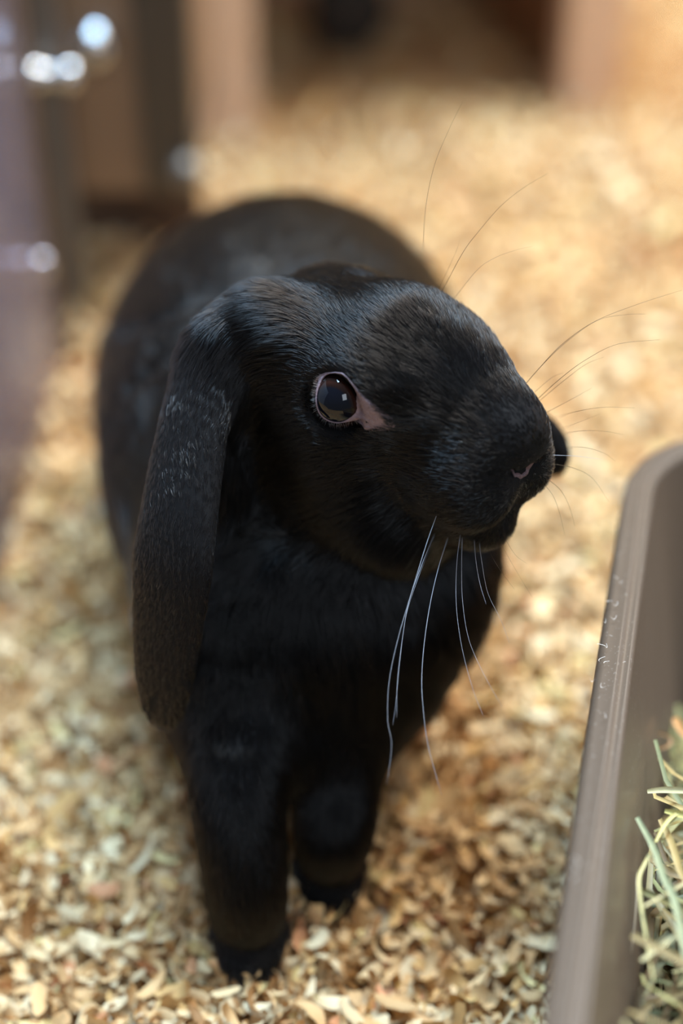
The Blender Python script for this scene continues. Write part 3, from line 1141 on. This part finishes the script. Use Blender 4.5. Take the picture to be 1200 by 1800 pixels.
for path, hz, hw, colr, lab in STALKS:
    P = spline([pixz(x, y, hz - 0.00018 * max(0, y - path[0][1]) * (0.3 if hw > 0.0008 else 0.9) * 0.25) for x, y in path], 14)
    V_, Q_ = ribbon(P, hw, norm([-.3, -.7, .6]), 0.5)
    o = link('hay_stalk', np_mesh('hay_stalk', np.array(V_), np.array(Q_)), M['hay_one'])
    o.color = (*colr, 1)
    tag(o, lab, 'hay', 'hay stalks on top of the heap')
for i in range(60):
    u = random.uniform(0.0, U1 - 0.10)
    v = random.uniform(0.038, 0.11)
    z = heap(u, v) + random.uniform(0.004, 0.014)
    V_, Q_ = ribbon(hay_path(u, v, z, random.uniform(0.03, 0.08), random.uniform(0, 6.28), random.uniform(-.25, .25), random.uniform(-.2, .2)),
                    random.uniform(0.0005, 0.0013), norm([random.uniform(-.4, .4), random.uniform(-.8, 0), 1]), 0.5)
    o = link('hay_stalk', np_mesh('hay_stalk', np.array(V_), np.array(Q_)), M['hay_one'])
    hi_ = random.randrange(len(HAYC))
    o.color = (*(np.array(HAYC[hi_]) * random.uniform(0.6, 1.0)), 1)
    hn = ('straw-yellow', 'olive', 'grey-green', 'pale cream', 'tan', 'brown', 'golden tan')[hi_]
    where = 'beside the tray wall' if v < 0.06 else 'on the crown of the hay heap' if z > 0.098 else 'on the slope of the hay heap'
    tag(o, 'loose %s hay stalk tangled %s' % (hn, where), 'hay', '%s hay stalks tangled %s' % (hn, where))

# ------------------------------------------------------------------ wood shavings
SHC = [(srgb(*c), w) for c, w in (((230, 198, 150), 6), ((220, 180, 128), 7), ((238, 214, 172), 5), ((206, 164, 114), 3.5), ((224, 180, 118), 2.2),
                                  ((214, 152, 108), 0.7), ((230, 206, 146), 1.5), ((172, 126, 80), 1.0), ((216, 198, 166), 0.7))]
SHP = np.array([c for c, w in SHC]); SHW = np.array([w for c, w in SHC]); SHW = SHW / SHW.sum()


def flake_shape(g, nu):
    """unit curl: length about 1 along x, (nu+1) x 3 grid"""
    w = g.uniform(0.10, 0.25)
    ang = g.choice([g.uniform(0.2, 1.2), g.uniform(1.2, 2.8), g.uniform(2.8, 4.6)], p=[0.3, 0.4, 0.3])
    tw = g.uniform(-0.7, 0.7)
    skew = g.uniform(-0.3, 0.3)
    t = np.linspace(-0.5, 0.5, nu + 1)
    V = []
    for s in t:
        th = ang * s
        rad = 1.0 / max(ang, 0.15)
        cx, cz = rad * math.sin(th), rad * (1 - math.cos(th))
        ww = w * (1 - 0.45 * abs(2 * s) ** 3) * g.uniform(0.8, 1.1)
        for k in (-1, 0, 1):
            V.append((cx + k * skew * w, k * ww * math.cos(tw * s), cz + k * ww * math.sin(tw * s) + 0.05 * (1 - k * k)))
    V = np.array(V)
    V[:, 2] -= V[:, 2].mean()
    Q = [(i * 3 + k, i * 3 + k + 1, i * 3 + k + 4, i * 3 + k + 3) for i in range(nu) for k in (0, 1)]
    return V, np.array(Q)


NSH = 28
near_shapes = [flake_shape(rng, 6) for _ in range(NSH)]
far_shapes = [flake_shape(rng, 3) for _ in range(NSH)]


def rot_mats(n, tilt):
    a, b, c = rng.uniform(0, 2 * math.pi, n), rng.normal(0, tilt, n), rng.uniform(-math.pi, math.pi, n)
    ca, sa, cb, sb = np.cos(a), np.sin(a), np.cos(b), np.sin(b)
    c = np.where(rng.random(n) < 0.75, rng.normal(0, tilt, n), c)
    cc, sc_ = np.cos(c), np.sin(c)
    Z = np.zeros((n, 3, 3)); Z[:, 0, 0] = ca; Z[:, 0, 1] = -sa; Z[:, 1, 0] = sa; Z[:, 1, 1] = ca; Z[:, 2, 2] = 1
    Y = np.zeros((n, 3, 3)); Y[:, 0, 0] = cb; Y[:, 0, 2] = sb; Y[:, 2, 0] = -sb; Y[:, 2, 2] = cb; Y[:, 1, 1] = 1
    X = np.zeros((n, 3, 3)); X[:, 1, 1] = cc; X[:, 1, 2] = -sc_; X[:, 2, 1] = sc_; X[:, 2, 2] = cc; X[:, 0, 0] = 1
    return Z @ Y @ X


def in_tray(x, y, pad=0.0):
    du = (x - TB[0]) * te[0] + (y - TB[1]) * te[1]
    dv = (x - TB[0]) * tn[0] + (y - TB[1]) * tn[1]
    o = 0.030 - pad
    return (du > U0 + o) & (du < U1 - o) & (dv > o) & (dv < VW - o)


def scatter(n, x0, x1, y0, y1, smin_, smax_, depth):
    x, y = rng.uniform(x0, x1, n), rng.uniform(y0, y1, n)
    # the frame widens with distance
    half = 0.15 + 0.34 * np.hypot(y, 0.41)
    ok = (np.abs(x) < half) & ~in_tray(x, y)
    x, y = x[ok], y[ok]
    n = len(x)
    lay = rng.random(n)
    z = ground_z(x, y) + depth * lay
    s = rng.lognormal(math.log((smin_ * smax_) ** 0.5), 0.34, n)
    ci = rng.choice(len(SHP), n, p=SHW)
    col = SHP[ci] * rng.uniform(0.82, 1.12, (n, 1))
    return x, y, z, s, ci, col, rot_mats(n, 0.55), lay


sv, sq, sc_all, off = [], [], [], 0
individual = []
for (n, x0, x1, y0, y1, a_, b_, dep, shapes, near) in (
        (60000, -0.45, 0.45, 0.14, 0.62, 0.0076, 0.0120, 0.010, near_shapes, True),
        (54000, -0.88, 0.88, 0.60, 1.95, 0.010, 0.017, 0.016, far_shapes, False)):
    x, y, z, s, ci, col, Rm, lay = scatter(n, x0, x1, y0, y1, a_, b_, dep)
    shape_i = rng.integers(0, NSH, len(x))
    picked = np.zeros(len(x), bool)
    if near:
        dcam = y * F[1] + (CAM_H - z) * -F[2]
        vx = 600 + FPX * x / dcam
        vy = 900 - FPX * (y * U[1] + (z - CAM_H) * U[2]) / dcam
        vis = (vx > 10) & (vx < 1190) & (vy > 900) & (vy < 1795) & (lay > 0.82) & ~in_tray(x, y, 0.05)
        vis &= ~((vx > 300) & (vx < 680) & (vy < 1560)) & (vx < 1120 - 0.165 * (vy - 830))
        score = np.where(vis, s / dcam, 0)
        pick = np.argsort(-score)[:300]
        picked[pick] = True
        for i in pick:
            individual.append((shape_i[i], (x[i], y[i], z[i] + 0.002), s[i], Rm[i], int(ci[i]), col[i]))
    for k in range(NSH):
        m_ = (shape_i == k) & ~picked
        Vs, Qs = shapes[k]
        W_ = np.einsum('nij,vj->nvi', Rm[m_], Vs) * s[m_][:, None, None] + np.stack([x[m_], y[m_], z[m_]], 1)[:, None, :]
        nn, nv = W_.shape[:2]
        sv.append(W_.reshape(-1, 3))
        sc_all.append(np.repeat(col[m_], nv, 0))
        sq.append((Qs[None] + (np.arange(nn) * nv)[:, None, None] + off).reshape(-1, 4))
        off += nn * nv
bed = link('wood_shavings', np_mesh('wood_shavings', np.concatenate(sv), np.concatenate(sq), True, np.concatenate(sc_all)), M['shaving'])
tag(bed, 'deep bed of curled tan wood shavings covering the floor', 'wood shavings', kind='stuff')

one_mesh = [np_mesh('wood_shaving', *s_) for s_ in near_shapes]
for me in one_mesh:
    me.materials.append(M['shaving_one'])
SH_NAME = ['pale tan', 'tan', 'creamy white', 'honey brown', 'golden orange', 'reddish orange', 'straw yellow', 'dark brown', 'greyish white']
CURL = []
for V_, Q_ in near_shapes:
    h_ = np.ptp(V_[:, 2])
    CURL.append('flat' if h_ < 0.2 else 'gently curled' if h_ < 0.36 else 'tightly curled')
paws = [p_[0][-1] for p_ in LEGS]


def shaving_place(p):
    d_ = min(np.hypot(p[0] - q[0], p[1] - q[1]) for q in paws)
    gap = float(np.dot(np.array(p) - TB, -tn))
    if d_ < 0.035:
        return "touching the bedding round the rabbit's forepaws"
    if gap < 0.02:
        return 'lying against the side of the grey tray'
    if gap < 0.06:
        return 'lying between the forepaws and the grey tray'
    if p[0] < paws[0][0] - 0.03 and p[1] > 0.36:
        return "lying beside the rabbit's flank below its hanging ear"
    if p[0] < paws[0][0] - 0.03:
        return "lying out from the rabbit's right forepaw"
    return "lying ahead of the rabbit's forepaws"


for k, loc, s_, Rm_, ci_, col_ in individual:
    o = bpy.data.objects.new('wood_shaving', one_mesh[k])
    COL.objects.link(o)
    o.matrix_world = Matrix.LocRotScale(Vector(loc), Matrix(Rm_.tolist()), Vector((s_, s_, s_)))
    o.color = (*col_, 1)
    size_ = 'long' if s_ > 0.0125 else 'short'
    lab = '%s %s %s wood shaving %s' % (size_, CURL[k], SH_NAME[ci_], shaving_place(loc))
    tag(o, lab, 'wood shaving', lab.replace(' wood shaving ', ' wood shavings ', 1))

# ------------------------------------------------------------------ wooden shelter at the back
GL, GR = pixz(395, 245, 0), pixz(1035, 195, 0)
se = norm(GR - GL); sb = np.array([-se[1], se[0], 0])      # along the front, and backwards
SL = float(np.linalg.norm(GR - GL))
ang = math.atan2(se[1], se[0])
shelter = empty('wooden_shelter', tuple((GL + GR) / 2), ang)
tag(shelter, 'pine animal shelter with a dark open front behind the rabbit', 'shelter')


def sbox(name, u0, u1, v0, v1, z0, z1, m):
    c = GL + se * (u0 + u1) / 2 + sb * (v0 + v1) / 2 + np.array([0, 0, (z0 + z1) / 2])
    return link(name, box_mesh(tuple(c), (u1 - u0, v1 - v0, z1 - z0), 0.002, Matrix.Rotation(ang, 3, 'Z')), m, shelter)


sbox('front_post', -0.036, 0.028, 0, 0.03, -0.015, 0.45, M['pine'])
sbox('front_post', SL - 0.024, SL + 0.024, 0, 0.03, -0.015, 0.45, M['pine'])
sbox('lintel', 0.028, SL - 0.024, 0, 0.025, 0.40, 0.45, M['pine'])
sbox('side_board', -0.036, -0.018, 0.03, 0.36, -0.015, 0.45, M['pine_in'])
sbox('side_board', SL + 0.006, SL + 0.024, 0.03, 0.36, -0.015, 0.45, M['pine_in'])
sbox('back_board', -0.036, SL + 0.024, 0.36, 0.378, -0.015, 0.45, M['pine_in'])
sbox('roof_board', -0.06, SL + 0.05, -0.03, 0.40, 0.45, 0.468, M['pine'])
# dark rounded lump in the doorway
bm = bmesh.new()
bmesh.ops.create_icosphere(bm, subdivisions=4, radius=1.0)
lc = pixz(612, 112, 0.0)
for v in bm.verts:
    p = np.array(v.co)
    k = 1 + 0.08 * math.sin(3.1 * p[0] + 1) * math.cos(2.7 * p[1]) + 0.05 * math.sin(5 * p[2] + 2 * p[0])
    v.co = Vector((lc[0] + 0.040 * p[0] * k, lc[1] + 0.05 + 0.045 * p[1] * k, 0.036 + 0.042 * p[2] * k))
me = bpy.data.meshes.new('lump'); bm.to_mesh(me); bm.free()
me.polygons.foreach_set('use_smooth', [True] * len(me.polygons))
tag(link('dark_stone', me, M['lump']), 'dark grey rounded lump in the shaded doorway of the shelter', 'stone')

# ------------------------------------------------------------------ hutch, posts and acrylic side panel


def bolt(parent, px, py, y, length, rad, axis='X', m=None):
    c = pixy(px, py, y)
    prof_ = [(0.0, 0.0), (rad * 0.7, 0.0), (rad, rad * 0.25), (rad, length * 0.30), (rad * 0.72, length * 0.34), (rad * 0.72, length * 0.62),
             (rad, length * 0.66), (rad, length - rad * 0.3), (rad * 0.7, length), (0.0, length)]
    V, Fc, n = [], [], 20
    for r_, h_ in prof_:
        for k in range(n):
            a = 2 * math.pi * k / n
            q = (h_ - length / 2, r_ * math.cos(a), r_ * math.sin(a))
            if axis == 'Y':
                q = (q[1], q[0], q[2])
            V.append((c[0] + q[0], c[1] + q[1], c[2] + q[2]))
    for i in range(len(prof_) - 1):
        for k in range(n):
            Fc.append((i * n + k, i * n + (k + 1) % n, (i + 1) * n + (k + 1) % n, (i + 1) * n + k))
    return link('bolt', mesh_from(V, Fc), m or M['steel'], parent)


def px_box(name, x0, x1, py, y, z0, z1, dy, m, parent):
    a, b = pixy(x0, py, y)[0], pixy(x1, py, y)[0]
    return link(name, box_mesh(((a + b) / 2, y + dy / 2, (z0 + z1) / 2), (abs(b - a), dy, z1 - z0), 0.0015), m, parent)


HY = 0.83
zb = float(pixy(250, 342, HY)[2])
hx = float(pixy(250, 342, HY)[0])
hutch = empty('raised_hutch', (hx, HY + 0.08, 0))
tag(hutch, 'brown panelled hutch with dark metal corner posts raised above the shavings', 'hutch')
px_box('front_panel', 128, 262, 342, HY + 0.004, zb, 0.27, 0.010, M['tan_panel'], hutch)
px_box('corner_post', 256, 346, 342, HY - 0.004, zb, 0.27, 0.030, M['bronze'], hutch)
px_box('corner_post', 104, 132, 342, HY - 0.004, -0.012, 0.27, 0.014, M['bronze'], hutch)
px_box('side_panel', 330, 345, 342, HY + 0.03, zb, 0.27, 0.16, M['tan_panel'], hutch)
px_box('floor_panel', 110, 345, 342, HY + 0.02, zb + 0.004, zb + 0.016, 0.17, M['brown_post'], hutch)
px_box('back_panel', 60, 345, 342, HY + 0.19, -0.012, 0.27, 0.010, M['brown_post'], hutch)
px_box('shade_board', 132, 352, 342, HY + 0.07, -0.012, zb + 0.004, 0.012, M['brown_post'], hutch)  # brown board added to darken the shaded gap under the hutch
bolt(hutch, 166, 82, HY - 0.004, 0.020, 0.0105, 'Y')
bolt(hutch, 327, 302, HY - 0.012, 0.018, 0.0085, 'Y', M['grey_metal'])

post = empty('hinge_post', tuple(pixz(120, 560, 0)))
tag(post, 'slim grey metal post standing beside the brown hutch, with a steel bolt', 'post')
gy_ = float(pixz(120, 560, 0)[1])
px_box('upright', 100, 150, 540, gy_, -0.012, 0.27, 0.016, M['grey_metal'], post)
bolt(post, 92, 132, gy_ - 0.012, 0.030, 0.0078)

panel = empty('side_screen', tuple(pixz(40, 800, 0)))
tag(panel, 'clear acrylic side screen hinged on a brown wooden upright', 'screen')
by_ = float(pixz(80, 625, 0)[1])
px_box('upright', 58, 100, 560, by_, -0.012, 0.27, 0.022, M['brown_post'], panel)
A_, B_ = pixz(66, 690, 0), pixz(2, 1010, 0)
dv = norm((B_ - A_) * [1, 1, 0])
A2, B2 = A_ - dv * 0.02, B_ + dv * 0.06
mid = (A2 + B2) / 2
L_ = float(np.linalg.norm(B2 - A2))
link('acrylic_pane', box_mesh((mid[0], mid[1], 0.13), (0.006, L_, 0.28), 0.001, Matrix.Rotation(0, 3, 'Z')), M['acrylic'], panel)
bolt(panel, 44, 466, by_ - 0.012, 0.030, 0.0075)
